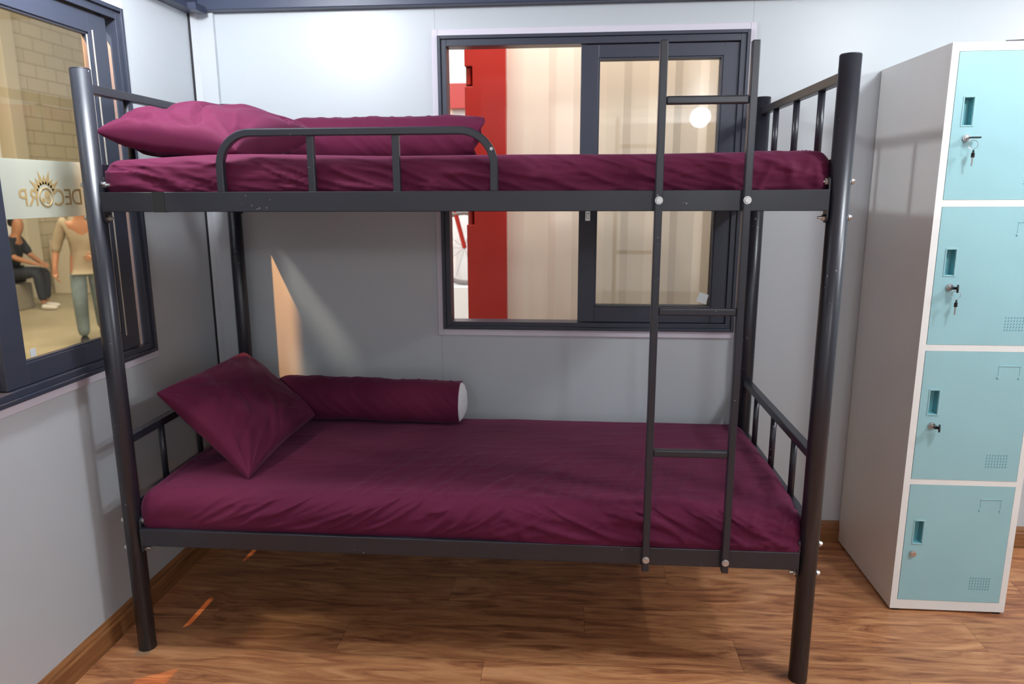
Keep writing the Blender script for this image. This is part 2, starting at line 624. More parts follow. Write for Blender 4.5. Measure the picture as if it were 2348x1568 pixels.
for ch, y in (('P', -.096), ('R', -.060), ('C', .037), ('E', .074), ('D', .110)):
    l_ = text_mesh(ch, .064, lt_mtx(y, 1.340), m_gold, 'lettering', film)
bm = bmesh.new()
torus(bm, (XL - .005, -.014, 1.362), .024, .0022, (1, 0, 0), 32, 6)
for dy, r_, dz in ((.006, .011, .006), (-.010, .007, -.008), (.008, .008, -.010)):
    cyl(bm, (XL - .0055, -.014 + dy, 1.362 + dz), (XL - .0045, -.014 + dy, 1.362 + dz), r_, n=7)
finish('globe_emblem', bm, m_gold, film)
bm = bmesh.new()
for i in range(9):
    a = math.radians(18 + 18 * i)
    l1 = .056 if i % 2 == 0 else .068
    c0 = Vector((0, -math.cos(a), math.sin(a)))
    tn = Vector((0, math.sin(a), math.cos(a)))
    p = Vector((XL - .005, -.014, 1.366))
    v = [p + c0 * .030 + tn * .009, p + c0 * .030 - tn * .009, p + c0 * l1]
    va_ = [bm.verts.new(x + Vector((.0004, 0, 0))) for x in v]
    vb_ = [bm.verts.new(x - Vector((.0004, 0, 0))) for x in v]
    bm.faces.new(va_)
    bm.faces.new(vb_)
    for k in range(3):
        bm.faces.new((va_[k], va_[(k + 1) % 3], vb_[(k + 1) % 3], vb_[k]))
finish('sun_ray_emblem', bm, m_gold, film)
ds = finish('sticker', B_(wbox2(-.148, -.128, -.0065, -.0055, .948, .970)), m_clearst, w2)
ds['label'] = 'tiny pale sticker at the lower corner of the glass'

# ------------------------------------------------------------------ bunk bed
LB, WB, HB, PR = 1.95, .83, 1.692, .0255
bed = thing('bunk_bed', 'black metal bunk bed with a ladder, standing against the back wall', 'bunk bed', (LB / 2, WB / 2, 0))
ZU, ZL_, RH = 1.374, .402, .052
posts = []
for x in (0, LB):
    for y in (0, WB - .012):
        bm = bmesh.new()
        cyl(bm, (x, y, .0), (x, y, HB - .003), PR, n=40)
        cyl(bm, (x, y, HB - .003), (x, y, HB), PR, PR - .002, n=40)
        p = finish('post', bm, m_bed, bed, smooth=False)
        for pl in p.data.polygons:
            pl.use_smooth = len(pl.vertices) == 4
        posts.append(p)


def bolt(parent, x, y, z, side, rod=.022):
    """through bolt along X: hex head outside, washer nut and thread inside; side=+1 right post"""
    bm_ = bmesh.new()
    cyl(bm_, (x + side * PR, y, z), (x + side * (PR + .004), y, z), .0085, .0085, 14)
    cyl(bm_, (x + side * (PR + .0035), y, z), (x + side * (PR + .009), y, z), .007, .006, 6)
    finish('bolt_head', bm_, m_chrome, parent)
    bm_ = bmesh.new()
    cyl(bm_, (x - side * (PR + .005), y, z), (x - side * (PR + .012), y, z), .0085, .0085, 6)
    cyl(bm_, (x - side * (PR + .009), y, z), (x - side * (PR + rod), y, z), .004, .0035, 12)
    finish('nut', bm_, m_chrome, parent)


for z, nm in ((ZU, 'upper'), (ZL_, 'lower')):
    for y, s_ in ((0, -1), (WB - .012, 1)):
        yf0, yf1 = (-.022, -.002) if s_ < 0 else (WB - .012, WB + .008)
        bm = B_((.030, LB - .030, yf0, yf1, z - RH, z))
        box(bm, .030, LB - .030, min(yf0, yf0 + .034 * -s_) if s_ > 0 else yf0, yf1 if s_ > 0 else yf0 + .034, z - RH, z - RH + .003)
        r_ = finish('side_rail', bm, m_bed, bed, bevel=.0022)
        for x, sd in ((0, -1), (LB, 1)):
            bm = bmesh.new()
            xb = x - sd * (PR + .001)
            # curved bracket plate with rounded ends
            prof = []
            for k in range(9):
                a = PI * k / 8
                prof.append((math.cos(a) * .014, z + .020 + math.sin(a) * .012))
            for k in range(9):
                a = PI + PI * k / 8
                prof.append((math.cos(a) * .014, z - RH - .018 + math.sin(a) * .012))
            A_ = [bm.verts.new((xb, y + (yf0 + yf1) / 2 * 0 + py, pz)) for py, pz in prof]
            C_ = [bm.verts.new((xb - sd * .004, y + py, pz)) for py, pz in prof]
            k_ = len(prof)
            for i in range(k_):
                bm.faces.new((A_[i], A_[(i + 1) % k_], C_[(i + 1) % k_], C_[i]))
            bm.faces.new(A_)
            bm.faces.new(C_)
            br = finish('bracket', bm, m_bed, r_)
            if s_ < 0:
                bolt(br, x, y, z + .019, sd)
                bolt(br, x, y, z - RH - .017, sd)
        if nm == 'upper' and s_ < 0:
            tp_ = finish('tape_strip', B_((.176, .208, yf0 - .0012, yf1 + .001, z - RH - .001, z + .001)), m_tape, r_)
            tp_['label'] = 'dark tape wrapped around the rail'
    # boards that carry the mattress
    b1 = finish('bed_board', B_((.035, 1.38, .0, WB - .016, z - RH + .004, z - RH + .016)), m_ply, bed)
    b2 = finish('bed_board', B_((1.384, LB - .035, .0, WB - .016, z - RH + .004, z - RH + .016)), m_ply2, bed)

# end frames
for x in (0, LB):
    for zt, zb in ((1.655, ZU + .075), (.678, .478)):
        ef = finish('end_rail', B_((x - .0125, x + .0125, PR - .004, WB - .012 - PR + .004, zt - .024, zt)), m_bed, bed, bevel=.002)
        finish('end_rail', B_((x - .0125, x + .0125, PR - .004, WB - .012 - PR + .004, zb - .034, zb)), m_bed, bed, bevel=.002)
        for y in (.192, .415, .638):
            bm = bmesh.new()
            cyl(bm, (x, y, zb - .002), (x, y, zt - .022), .0095, n=20)
            s_ = finish('end_bar', bm, m_bed, bed)
            for pl in s_.data.polygons:
                pl.use_smooth = len(pl.vertices) == 4

# guard rail
gx0, gx1, gzt, gr = .366, 1.089, 1.524, .088
pts = [(gx0, -.012, ZU - .002)]
for k in range(13):
    a = PI - PI / 2 * k / 12
    pts.append((gx0 + gr + math.cos(a) * gr, -.012, gzt - gr + math.sin(a) * gr))
for k in range(13):
    a = PI / 2 - PI / 2 * k / 12
    pts.append((gx1 - gr + math.cos(a) * gr, -.012, gzt - gr + math.sin(a) * gr))
pts.append((gx1, -.012, ZU - .002))
bm = bmesh.new()
sweep_square(bm, pts, (0, 1, 0), .020, .020)
gd = finish('guard_rail', bm, m_bed, bed, bevel=.003)
for x in (.612, .836):
    finish('guard_bar', B_((x - .0095, x + .0095, -.020, -.004, ZU - .002, gzt - .009)), m_bed, gd, bevel=.002)
bm = bmesh.new()
cyl(bm, (gx1 - .006, -.024, 1.478), (gx1 - .006, -.0215, 1.478), .004, n=12)
finish('rivet', bm, m_chrome, gd)

# ladder
lad = finish('ladder_rail', B_((1.4935, 1.5125, -.044, -.023, .340, 1.725)), m_bed, bed, bevel=.0025)
lad2 = finish('ladder_rail', B_((1.7090, 1.7275, -.044, -.023, .344, 1.721)), m_bed, bed, bevel=.0025)
for z in (1.587, 1.068, .685):
    bm = bmesh.new()
    box(bm, 1.5125, 1.7090, -.042, -.024, z - .010, z + .010)
    finish('ladder_rung', bm, m_bed, bed, bevel=.004, segs=3)
for l_, x in ((lad, 1.503), (lad2, 1.718)):
    for z in (1.349, .376):
        bm = bmesh.new()
        cyl(bm, (x, -.044, z), (x, -.0455, z), .0098, n=20)
        cyl(bm, (x, -.0455, z), (x, -.0500, z), .0082, .0072, n=6)
        finish('bolt', bm, m_chrome, l_)
for x in (1.62, 1.86):
    finish('support_clip', B_((x, x + .045, .012, .045, ZL_ - RH - .012, ZL_ - RH + .002)), m_blackpl, bed, bevel=.004)


# ------------------------------------------------------------------ bedding
def ridged(v):
    return 1 - abs(noise.noise(v)) * 2


def slab(name, x0, x1, y0, y1, z0, z1, r, nx, ny, nz, disp, material, seed=0):
    """rounded upholstery slab with displacement disp(p, n) -> offset"""
    bm_ = bmesh.new()
    vm = {}

    def vert(i, j, k):
        key = (i, j, k)
        if key not in vm:
            vm[key] = bm_.verts.new((x0 + (x1 - x0) * i / nx, y0 + (y1 - y0) * j / ny, z0 + (z1 - z0) * k / nz))
        return vm[key]
    for i in range(nx):
        for j in range(ny):
            for k in (0, nz):
                bm_.faces.new((vert(i, j, k), vert(i + 1, j, k), vert(i + 1, j + 1, k), vert(i, j + 1, k)))
    for i in range(nx):
        for k in range(nz):
            for j in (0, ny):
                bm_.faces.new((vert(i, j, k), vert(i + 1, j, k), vert(i + 1, j, k + 1), vert(i, j, k + 1)))
    for j in range(ny):
        for k in range(nz):
            for i in (0, nx):
                bm_.faces.new((vert(i, j, k), vert(i, j + 1, k), vert(i, j + 1, k + 1), vert(i, j, k + 1)))
    lo_ = Vector((x0 + r[0], y0 + r[1], z0 + r[2]))
    hi_ = Vector((x1 - r[0], y1 - r[1], z1 - r[2]))
    for v in bm_.verts:
        p = v.co.copy()
        c_ = Vector([min(max(p[i], lo_[i]), hi_[i]) for i in range(3)])
        d = Vector([(p[i] - c_[i]) / r[i] for i in range(3)])
        if d.length > 1e-9:
            mx_ = max(abs(q_) for q_ in d)
            d2 = d.normalized() * mx_
            nrm = Vector([d2[i] / r[i] for i in range(3)]).normalized()
            p = c_ + Vector([d2[i] * r[i] for i in range(3)])
        else:
            nrm = Vector((0, 0, 1))
        q_ = p + disp(p, nrm)
        if q_.z < z0 + .046:
            q_.y = max(q_.y, -.019 + (.012 if y0 > -.005 else 0))
        q_.z = max(q_.z, z0)
        v.co = q_
    return finish(name, bm_, material, smooth=True)


def sm(a, b_, x):
    t_ = min(max((x - a) / (b_ - a), 0), 1)
    return t_ * t_ * (3 - 2 * t_)


def fold(u, v, ang, su, sv, seed):
    """elongated crease field: ridged noise stretched along direction ang"""
    ca, sa = math.cos(ang), math.sin(ang)
    a = u * ca + v * sa
    b_ = -u * sa + v * ca
    n_ = noise.noise(Vector((a * su + seed, b_ * sv, seed * 1.7)))
    return max(0, 1 - abs(n_) * 5)


def disp_low(p, n_):
    x, y, z = p
    o_ = Vector((0, 0, 0))
    front = sm(.30, .02, y)
    # gentle crown and dips on the top
    if n_.z > .3:
        o_.z += .006 * noise.noise(Vector((x * 2.2, y * 2.6, 3))) + .006 * math.sin(PI * min(max(y / .8, 0), 1))
        cre = fold(x, y, 1.25, 3.2, 20, 5.2) * .0045 * sm(.55, .1, y) * sm(.45, .8, x)
        cre += fold(x, y, .15, 3, 26, 9.1) * .0012
        o_.z += cre
    if n_.y < -.3:
        env = sm(.15, .4, x) * .8 + .2
        w_ = sm(1.35, .95, x)
        f1 = (w_ * fold(x, z, .50, 4.5, 30, 1.3) + (1 - w_) * fold(x, z, -.42, 4.5, 30, 7.3)) * .0085 * env
        f2 = (w_ * fold(x, z, .32, 7, 55, 4.4) + (1 - w_) * fold(x, z, -.25, 7, 55, 2.4)) * .0035 * env
        big = noise.noise(Vector((x * 7, z * 9, 2))) * .006
        o_.y -= (f1 + f2 + big) * sm(.40, .44, z) * 1.0
        o_.y -= .010 * sm(1.0, 1.3, x) * sm(.46, .41, z)
        if x > 1.0:
            o_.z -= .010 * sm(.46, .40, z) * math.sin(PI * min(1, (x - 1.0) / .5)) if x < 1.5 else 0
    if n_.x > .3:
        o_.x += fold(y, z, .3, 5, 30, 6.6) * .004
        # right front corner: tucked gathers
    cr = math.exp(-(((x - 1.90) / .12) ** 2 + ((y - .02) / .14) ** 2))
    o_ += n_ * fold(x * 1.0, z * 1.2 + y, 1.1, 5, 40, 8.8) * .007 * cr
    o_.z -= .012 * sm(1.5, 1.94, x) * sm(.25, .0, y)
    if x < .08:
        o_.z -= .006
    return o_


lm = slab('mattress', .012, 1.944, -.012, .806, .367, .512, (.05, .055, .060), 300, 120, 26, disp_low, m_sheet)
tag(lm, 'mattress in a burgundy fitted sheet on the lower bunk', 'mattress')


def disp_up(p, n_):
    x, y, z = p
    o_ = Vector((0, 0, 0))
    if n_.z > .3:
        o_.z += .006 * noise.noise(Vector((x * 2.0, y * 2.6, 13))) + .004
        o_.z -= .012 * sm(.45, .0, x) * sm(.5, .0, y)
    if n_.y < -.2:
        ang = -.28
        env = .35 + .65 * sm(.0, .25, x)
        f1 = fold(x, z, ang, 4, 34, 21.3) * .0055 * env
        f2 = fold(x, z, -.12, 5, 60, 24.4) * .0026
        o_.y -= f1 + f2 + noise.noise(Vector((x * 5, z * 9, 12))) * .005
    if n_.x > .2 or x > 1.75:
        o_ += n_ * fold(y + x, z, 1.0, 7, 20, 26.6) * .0055
    o_.z += .004 * math.sin(x * 3.3 + .3)
    return o_


um = slab('mattress', .016, 1.938, -.0005, .806, 1.3385, 1.464, (.045, .045, .050), 300, 100, 24, disp_up, m_sheet)
tag(um, 'mattress in a burgundy fitted sheet on the upper bunk', 'mattress')


def pillow(name, C_, top, bot, nrm, label, seed, pinch=.06, n_=80, crease=.006, rw=.1):
    """pillow from four corner points (p00,p10,p11,p01), thickness above / below the mid plane"""
    P = [Vector(c_) for c_ in C_]
    nrm = Vector(nrm).normalized()
    bm_ = bmesh.new()
    top_v, bot_v = {}, {}
    cen = sum(P, Vector()) / 4
    for i in range(n_ + 1):
        for j in range(n_ + 1):
            # denser sampling near the edges
            u = .5 - .5 * math.cos(PI * i / n_)
            v = .5 - .5 * math.cos(PI * j / n_)
            q_ = P[0] * (1 - u) * (1 - v) + P[1] * u * (1 - v) + P[2] * u * v + P[3] * (1 - u) * v
            eu, ev = 4 * u * (1 - u), 4 * v * (1 - v)
            # sides bow inwards between the corners
            q_ += (cen - q_) * pinch * ((1 - eu) * ev + (1 - ev) * eu) * 1.0
            prof = (max(eu, 0) ** .32) * (max(ev, 0) ** .32)
            prof = prof * (.82 + .18 * min(eu, ev))
            a = u * 3.1
            b2 = v * 3.1
            w_ = noise.noise(Vector((a * 1.3, b2 * 1.3, seed)))
            # creases run from the corners inwards
            cr_ = 0
            for cu, cv in ((0, 0), (1, 0), (1, 1), (0, 1)):
                du, dv = u - cu, v - cv
                rr = math.hypot(du, dv)
                th = math.atan2(dv, du)
                cr_ += math.exp(-rr * 3.0) * max(0, 1 - abs(noise.noise(Vector((th * 2.4 + cu * 7, cv * 5, seed + 2))))*4) * min(1, rr * 5)
            wu = u * 2.0 + .5 * noise.noise(Vector((u * 2, v * 2, seed + 4)))
            wv = (v + .6 * u) * 4.2 + .9 * noise.noise(Vector((u * 2.5, v * 2.5, seed + 7)))
            rid = max(0, 1 - abs(noise.noise(Vector((wu, wv, seed + 1)))) * 5.5)
            d_ = w_ * .14 * prof - rid * rw * prof * min(1, 3 * min(eu, ev) + .25)
            for dd_, bb, sgn in ((top, top_v, 1), (bot, bot_v, -1)):
                if bb is bot_v and (i in (0, n_) or j in (0, n_)):
                    bot_v[i, j] = top_v[i, j]
                    continue
                off = dd_ * (prof + (d_ if sgn > 0 else d_ * .9)) + crease * cr_ * min(1, prof * 3)
                bb[i, j] = bm_.verts.new(q_ + nrm * sgn * off)
    for i in range(n_):
        for j in range(n_):
            bm_.faces.new((top_v[i, j], top_v[i + 1, j], top_v[i + 1, j + 1], top_v[i, j + 1]))
            f_ = (bot_v[i, j], bot_v[i, j + 1], bot_v[i + 1, j + 1], bot_v[i + 1, j])
            if len(set(f_)) == 4:
                try:
                    bm_.faces.new(f_)
                except ValueError:
                    pass
    o_ = finish(name, bm_, m_sheet, smooth=True)
    tag(o_, label, 'pillow')
    return o_


pillow('pillow', [(-.003, .045, 1.535), (.378, .062, 1.483), (.440, .52, 1.560), (.03, .56, 1.59)], .090, .075, (-.05, -.12, 1),
       'plump burgundy pillow lying at the left end of the upper bunk', 4.0, crease=.016, rw=.26)
pillow('pillow', [(.02, .155, .768), (.318, .100, .520), (.345, .615, .560), (.045, .70, .775)], .075, .060, (.62, -.18, 1),
       'burgundy pillow leaning on the end rail of the lower bunk', 11.0, crease=.010, rw=.09)


def bolster(name, x0, x1, y, z, r_, label, seed, open_end, left_flat=True, tilt=0):
    root = thing(name, label, 'bolster', ((x0 + x1) / 2, y, z - r_))
    bm_ = bmesh.new()
    nx, nk = 130, 56
    rings = []
    for i in range(nx + 1):
        t_ = i / nx
        x = x0 + (x1 - x0) * t_
        ry = rz = r_
        endl = sm(0, .16, t_)
        if left_flat:
            rz = r_ * (.22 + .78 * endl ** .6)
            ry = r_ * (.85 + .15 * endl)
        zc = z + tilt * (t_ - .5)
        ring_ = []
        for k in range(nk):
            a = 2 * PI * k / nk
            cy_, cz_ = math.cos(a), math.sin(a)
            g_ = noise.noise(Vector((x * 9, cy_ * 1.2, cz_ * 1.2 + seed))) * .05
            g_ += max(0, 1 - abs(noise.noise(Vector((x * 16 + cz_ * 1.5, cy_ * .9, seed + 5)))) * 6) * .035
            rr = 1 + g_
            zz = cz_ * rz * rr
            if cz_ < -.75:
                zz = -.80 * rz * rr + (cz_ + .75) * .1 * rz
            xo_ = 0
            if open_end == 'flap' and t_ > .9:
                xo_ = (t_ - .9) * 10 * (.02 * math.sin(a * 1.0 - .6) + .012 * math.sin(3 * a + 1))
                rr2 = 1 + (t_ - .9) * 10 * (-.10 + .12 * noise.noise(Vector((cy_ * 2.2, cz_ * 2.2, seed + 9))))
                cy2, zz = cy_ * rr2, zz * rr2
            else:
                cy2 = cy_
            ring_.append(bm_.verts.new((x + xo_, y + cy2 * ry * rr, zc + zz)))
        rings.append(ring_)
    for a_, b2 in zip(rings, rings[1:]):
        for k in range(nk):
            bm_.faces.new((a_[k], a_[(k + 1) % nk], b2[(k + 1) % nk], b2[k]))
    bm_.faces.new(rings[0])
    # case folds back inside at the open end
    last = rings[-1]
    inner = []
    c_ = sum((v.co for v in last), Vector()) / nk
    prev = last
    for dx, s_ in ((.001, .965), (-.035, .95)):
        cur = [bm_.verts.new(Vector((v.co.x + dx, c_.y + (v.co.y - c_.y) * s_, c_.z + (v.co.z - c_.z) * s_))) for v in last]
        for k in range(nk):
            bm_.faces.new((prev[k], prev[(k + 1) % nk], cur[(k + 1) % nk], cur[k]))
        prev = cur
    class _P:
        def __init__(self, co):
            self.co = co
    last = [_P(v.co.copy()) for v in last]
    finish('case', bm_, m_sheet, root, smooth=True)
    # filling seen at the open end
    bm_ = bmesh.new()
    nr = 12
    bulge = .026 if open_end == 'white' else -.035
    ringp = None
    for i in range(nr + 1):
        t_ = i / nr
        a0_ = PI / 2 * t_
        rr = .93 * math.cos(a0_) if i < nr else 0
        dx = (bulge * math.sin(a0_)) if open_end == 'white' else -.03 + .01 * math.sin(a0_)
        if i == nr:
            tip = bm_.verts.new((c_.x - .004 + dx, c_.y, c_.z))
            for k in range(nk):
                bm_.faces.new((ringp[k], ringp[(k + 1) % nk], tip))
        else:
            cur = [bm_.verts.new((c_.x - .004 + dx + .002 * noise.noise(Vector((k * .3, i, seed))), c_.y + (v.co.y - c_.y) * rr, c_.z + (v.co.z - c_.z) * rr)) for v in last]
            if ringp:
                for k in range(nk):
                    bm_.faces.new((ringp[k], ringp[(k + 1) % nk], cur[(k + 1) % nk], cur[k]))
            ringp = cur
    f_ = finish('filling', bm_, m_white, root, smooth=True)
    f_['label'] = 'white filling showing at the open end'
    return root


bolster('bolster', .10, .878, .715, .597, .082, 'burgundy bolster on the lower bunk with its white right end showing', 3.0, 'white', tilt=-.012)
bolster('bolster', .22, .955, .700, 1.550, .080, 'burgundy bolster behind the pillow on the upper bunk', 8.0, 'flap', tilt=.002)

# ------------------------------------------------------------------ locker
LX0, LX1, LY0, LY1, LZ0, LZ1 = 2.360, 2.722, .381, .868, .008, 1.782
loc_ = thing('locker', 'tall cream steel locker with four teal doors right of the bed', 'locker', ((LX0 + LX1) / 2, (LY0 + LY1) / 2, 0))
doors = [(1.343, 1.757), (.906, 1.322), (.466, .885), (.042, .447)]
bm = B_((LX0, LX0 + .003, LY0 + .0195, LY1, LZ0, LZ1), (LX1 - .003, LX1, LY0 + .0195, LY1, LZ0, LZ1), (LX0 + .003, LX1 - .003, LY1 - .003, LY1, LZ0, LZ1),
        (LX0 + .003, LX1 - .003, LY0 + .0195, LY1 - .003, LZ1 - .003, LZ1), (LX0 + .003, LX1 - .003, LY0 + .0195, LY1 - .003, LZ0, LZ0 + .003),
        (LX0, LX0 + .0205, LY0, LY0 + .02, LZ0, LZ1), (LX1 - .0195, LX1, LY0, LY0 + .02, LZ0, LZ1),
        (LX0 + .0205, LX1 - .0195, LY0, LY0 + .02, 1.758, LZ1), (LX0 + .0205, LX1 - .0195, LY0, LY0 + .02, LZ0, .041))
for a, b2 in ((1.3225, 1.3425), (.8855, .9055), (.4475, .4655)):
    box(bm, LX0 + .0205, LX1 - .0195, LY0, LY0 + .02, a, b2)
    box(bm, LX0 + .001, LX1 - .001, LY0 + .02, LY1 - .001, a + .008, a + .010)
finish('cabinet_body', bm, m_lbody, loc_)
for x in (LX0 + .012, LX1 - .03):
    for y in (LY0 + .004, LY1 - .03):
        finish('foot', B_((x, x + .02, y, y + .02, 0, LZ0 + .0005)), m_blackpl, loc_)
DX0, DX1 = LX0 + .0218, LX1 - .0208
lockx = [2.425, 2.428, 2.424, 2.412]
for i, (a, b2) in enumerate(doors):
    hx0, hx1 = 2.409, 2.436
    hz1 = b2 - .1255
    hz0 = hz1 - .077
    yd0, yd1 = LY0 - .0008, LY0 + .016
    bm = B_((DX0, hx0, yd0, yd1, a, b2), (hx1, DX1, yd0, yd1, a, b2), (hx0, hx1, yd0, yd1, a, hz0), (hx0, hx1, yd0, yd1, hz1, b2))
    bmesh.ops.remove_doubles(bm, verts=bm.verts, dist=1e-5)
    dr = finish('door', bm, m_teal, loc_)
    finish('handle_recess', B_((hx0 - .001, hx0 + .001, yd0 + .001, yd1 + .012, hz0, hz1), (hx1 - .001, hx1 + .001, yd0 + .001, yd1 + .012, hz0, hz1),
                               (hx0, hx1, yd0 + .001, yd1 + .012, hz0 - .001, hz0 + .001), (hx0, hx1, yd0 + .001, yd1 + .012, hz1 - .001, hz1 + .001),
                               (hx0, hx1, yd1 + .010, yd1 + .012, hz0, hz1)), m_tealin, dr)
    bm = bmesh.new()
    for q in ((hx0 - .004, hx0, hz0 - .004, hz1 + .004), (hx1, hx1 + .006, hz0 - .004, hz1 + .004), (hx0, hx1, hz0 - .004, hz0), (hx0, hx1, hz1, hz1 + .005)):
        box(bm, q[0], q[1], yd0 - .0018, yd0 + .001, q[2], q[3])
    finish('handle_rim', bm, m_teal, dr, bevel=.0008)
    lz = hz0 - .036
    bm = bmesh.new()
    cyl(bm, (lockx[i], yd0 + .002, lz), (lockx[i], yd0 - .005, lz), .0115, .0105, 28)
    cyl(bm, (lockx[i], yd0 - .005, lz), (lockx[i], yd0 - .008, lz), .008, .0072, 24)
    lk = finish('lock', bm, m_chrome, dr)
    lk['label'] = 'round chrome cylinder lock'
    # louvred vent: slanted slits in a grid
    bm = bmesh.new()
    for r_ in range(5):
        for c_ in range(8):
            x = 2.600 + c_ * .0085
            z = a + .044 + r_ * .0095
            v = [(x, z), (x + .0016, z), (x + .0048, z + .0055), (x + .0032, z + .0055)]
            A_ = [bm.verts.new((px, yd0 - .0007, pz)) for px, pz in v]
            C_ = [bm.verts.new((px, yd0 + .001, pz)) for px, pz in v]
            for k in range(4):
                bm.faces.new((A_[k], A_[(k + 1) % 4], C_[(k + 1) % 4], C_[k]))
            bm.faces.new(A_)
    finish('vent', bm, m_slit, dr)
    # pressed label holder
    zt = b2 - .043
    bm = B_((2.602, 2.668, yd0 - .0016, yd0 + .001, zt - .0025, zt))
    for x in (2.603, 2.665):
        box(bm, x - .0009, x + .0009, yd0 - .0012, yd0 + .001, zt - .038, zt)
        cyl(bm, (x, yd0, zt - .038), (x, yd0 - .003, zt - .038), .0042, .003, 12)
    finish('label_holder', bm, m_teal, dr)


def key(i, label, turned, hang):
    a, b2 = doors[i]
    z = b2 - .1255 - .077 - .036
    x = lockx[i]
    y = LY0 - .009
    root = thing('locker_key', label, 'key', (x, y, z), 'keys in the locker doors')
    bm_ = bmesh.new()
    cyl(bm_, (x, y, z), (x, y - .010, z), .0032, n=10)
    finish('blade', bm_, m_steel, root)
    bm_ = bmesh.new()
    if turned:
        box(bm_, x - .001, x + .026, y - .026, y - .009, z - .0022, z + .0022)
    else:
        cyl(bm_, (x + .009, y - .018, z - .0015), (x + .0135, y - .020, z - .0015), .0125, .0125, 18)
        box(bm_, x - .003, x + .010, y - .020, y - .008, z - .004, z + .004)
    finish('bow', bm_, m_blackpl, root, bevel=.001)
    if hang:
        bm_ = bmesh.new()
        torus(bm_, (x + .008, y - .020, z - .020), .012, .0007, (.4, 1, 0), 26, 5)
        finish('ring', bm_, m_steel, root)
        bm_ = bmesh.new()
        zz = z - .034
        cyl(bm_, (x + .009, y - .020, zz - .009), (x + .012, y - .022, zz - .009), .0085, .0085, 16)
        box(bm_, x + .0055, x + .0145, y - .0225, y - .0195, zz - .022, zz - .009)
        finish('bow', bm_, m_blackpl, root)
        bm_ = bmesh.new()
        box(bm_, x + .0075, x + .0115, y - .0215, y - .0205, zz - .046, zz - .020)
        finish('blade', bm_, m_steel, root)
    return root


key(0, 'key with a flat black head in the top locker door lock', True, True)
key(1, 'key ring with two black-headed keys in the second locker door from the top', False, True)
key(2, 'single round black-headed key in the third locker door from the top', False, False)
bm = bmesh.new()
pts = [(2.515, .405, LZ1 + .0035), (2.56, .395, LZ1 + .0035), (2.60, .402, LZ1 + .0035), (2.65, .390, LZ1 + .0035), (2.70, .400, LZ1 + .0035), (2.712, .60, LZ1 + .0035)]
for p0, p1 in zip(pts, pts[1:]):
    cyl(bm, p0, p1, .0035, n=10)
tag(finish('cable', bm, m_blackpl), 'thin dark cable lying on top of the locker', 'cable')

# ------------------------------------------------------------------ outside the back window
m_red = mat('red_enamel', (.40, .016, .008), .35)
m_redin = mat('red_recess', (.20, .008, .005), .5)
add_noise(m_red, 3, .06, 0)
m_cream = mat('cream_corrugated_enamel', (.78, .65, .54), .3)
m_whitew = mat('booth_white', (.88, .88, .88), .6)
m_conc = mat('hall_concrete', (.42, .36, .24), .45)
add_noise(m_conc, 1.3, .15, 0)
m_grey = mat('grey_rubber', (.22, .19, .18), .6)
ZH = -.35
rp_ = thing('container_door_post', 'tall red steel container door post seen through the open window half', 'post', (.9, 1.43, ZH))
pr_ = [(.992, ZH), (.992, 2.6), (.812, 2.6), (.812, 1.905), (.846, 1.905), (.846, 1.822), (.812, 1.822), (.812, 1.290), (.846, 1.290), (.846, 1.225), (.812, 1.225), (.812, ZH)]
bm = bmesh.new()
A_ = [bm.verts.new((px, 1.400, pz)) for px, pz in pr_]
C_ = [bm.verts.new((px, 1.460, pz)) for px, pz in pr_]
for i in range(len(pr_)):
    bm.faces.new((A_[i], A_[(i + 1) % 12], C_[(i + 1) % 12], C_[i]))
bm.faces.new(A_)
bm.faces.new(C_)
finish('post_body', bm, m_red, rp_, bevel=.003)
for q in ((1.22, 1.295), (1.815, 1.91)):
    finish('recess_back', B_((.813, .850, 1.440, 1.459, *q)), m_redin, rp_)
for z in (1.258, 1.862):
    bm = bmesh.new()
    cyl(bm, (.829, 1.425, z - .030), (.829, 1.425, z + .036), .011, n=18)
    finish('hinge', bm, m_red, rp_)
# corrugated panel
bm = bmesh.new()
prof = []
x = .992
while x < 2.9:
    prof += [(x, 1.462), (x + .075, 1.462), (x + .110, 1.482), (x + .185, 1.482)]
    x += .22
th = .004
A_ = [bm.verts.new((px, py, ZH)) for px, py in prof]
C_ = [bm.verts.new((px, py, 2.6)) for px, py in prof]
A2 = [bm.verts.new((px, py + th, ZH)) for px, py in prof]
C2 = [bm.verts.new((px, py + th, 2.6)) for px, py in prof]
for i in range(len(prof) - 1):
    bm.faces.new((A_[i], A_[i + 1], C_[i + 1], C_[i]))
    bm.faces.new((A2[i], A2[i + 1], C2[i + 1], C2[i]))
    bm.faces.new((A_[i], A_[i + 1], A2[i + 1], A2[i]))
    bm.faces.new((C_[i], C_[i + 1], C2[i + 1], C2[i]))
bm.faces.new((A_[0], C_[0], C2[0], A2[0]))
bm.faces.new((A_[-1], C_[-1], C2[-1], A2[-1]))
tag(finish('corrugated_panel', bm, m_cream), 'cream corrugated steel container side outside the back window', 'container wall')
# hall floor
struct(finish('floor', B_((-9, 7, YB + WT, 16, ZH - .05, ZH), (-9, XL - WT, -6, YB + WT, ZH - .05, ZH)), m_conc), 'pale concrete hall floor outside the cabin')
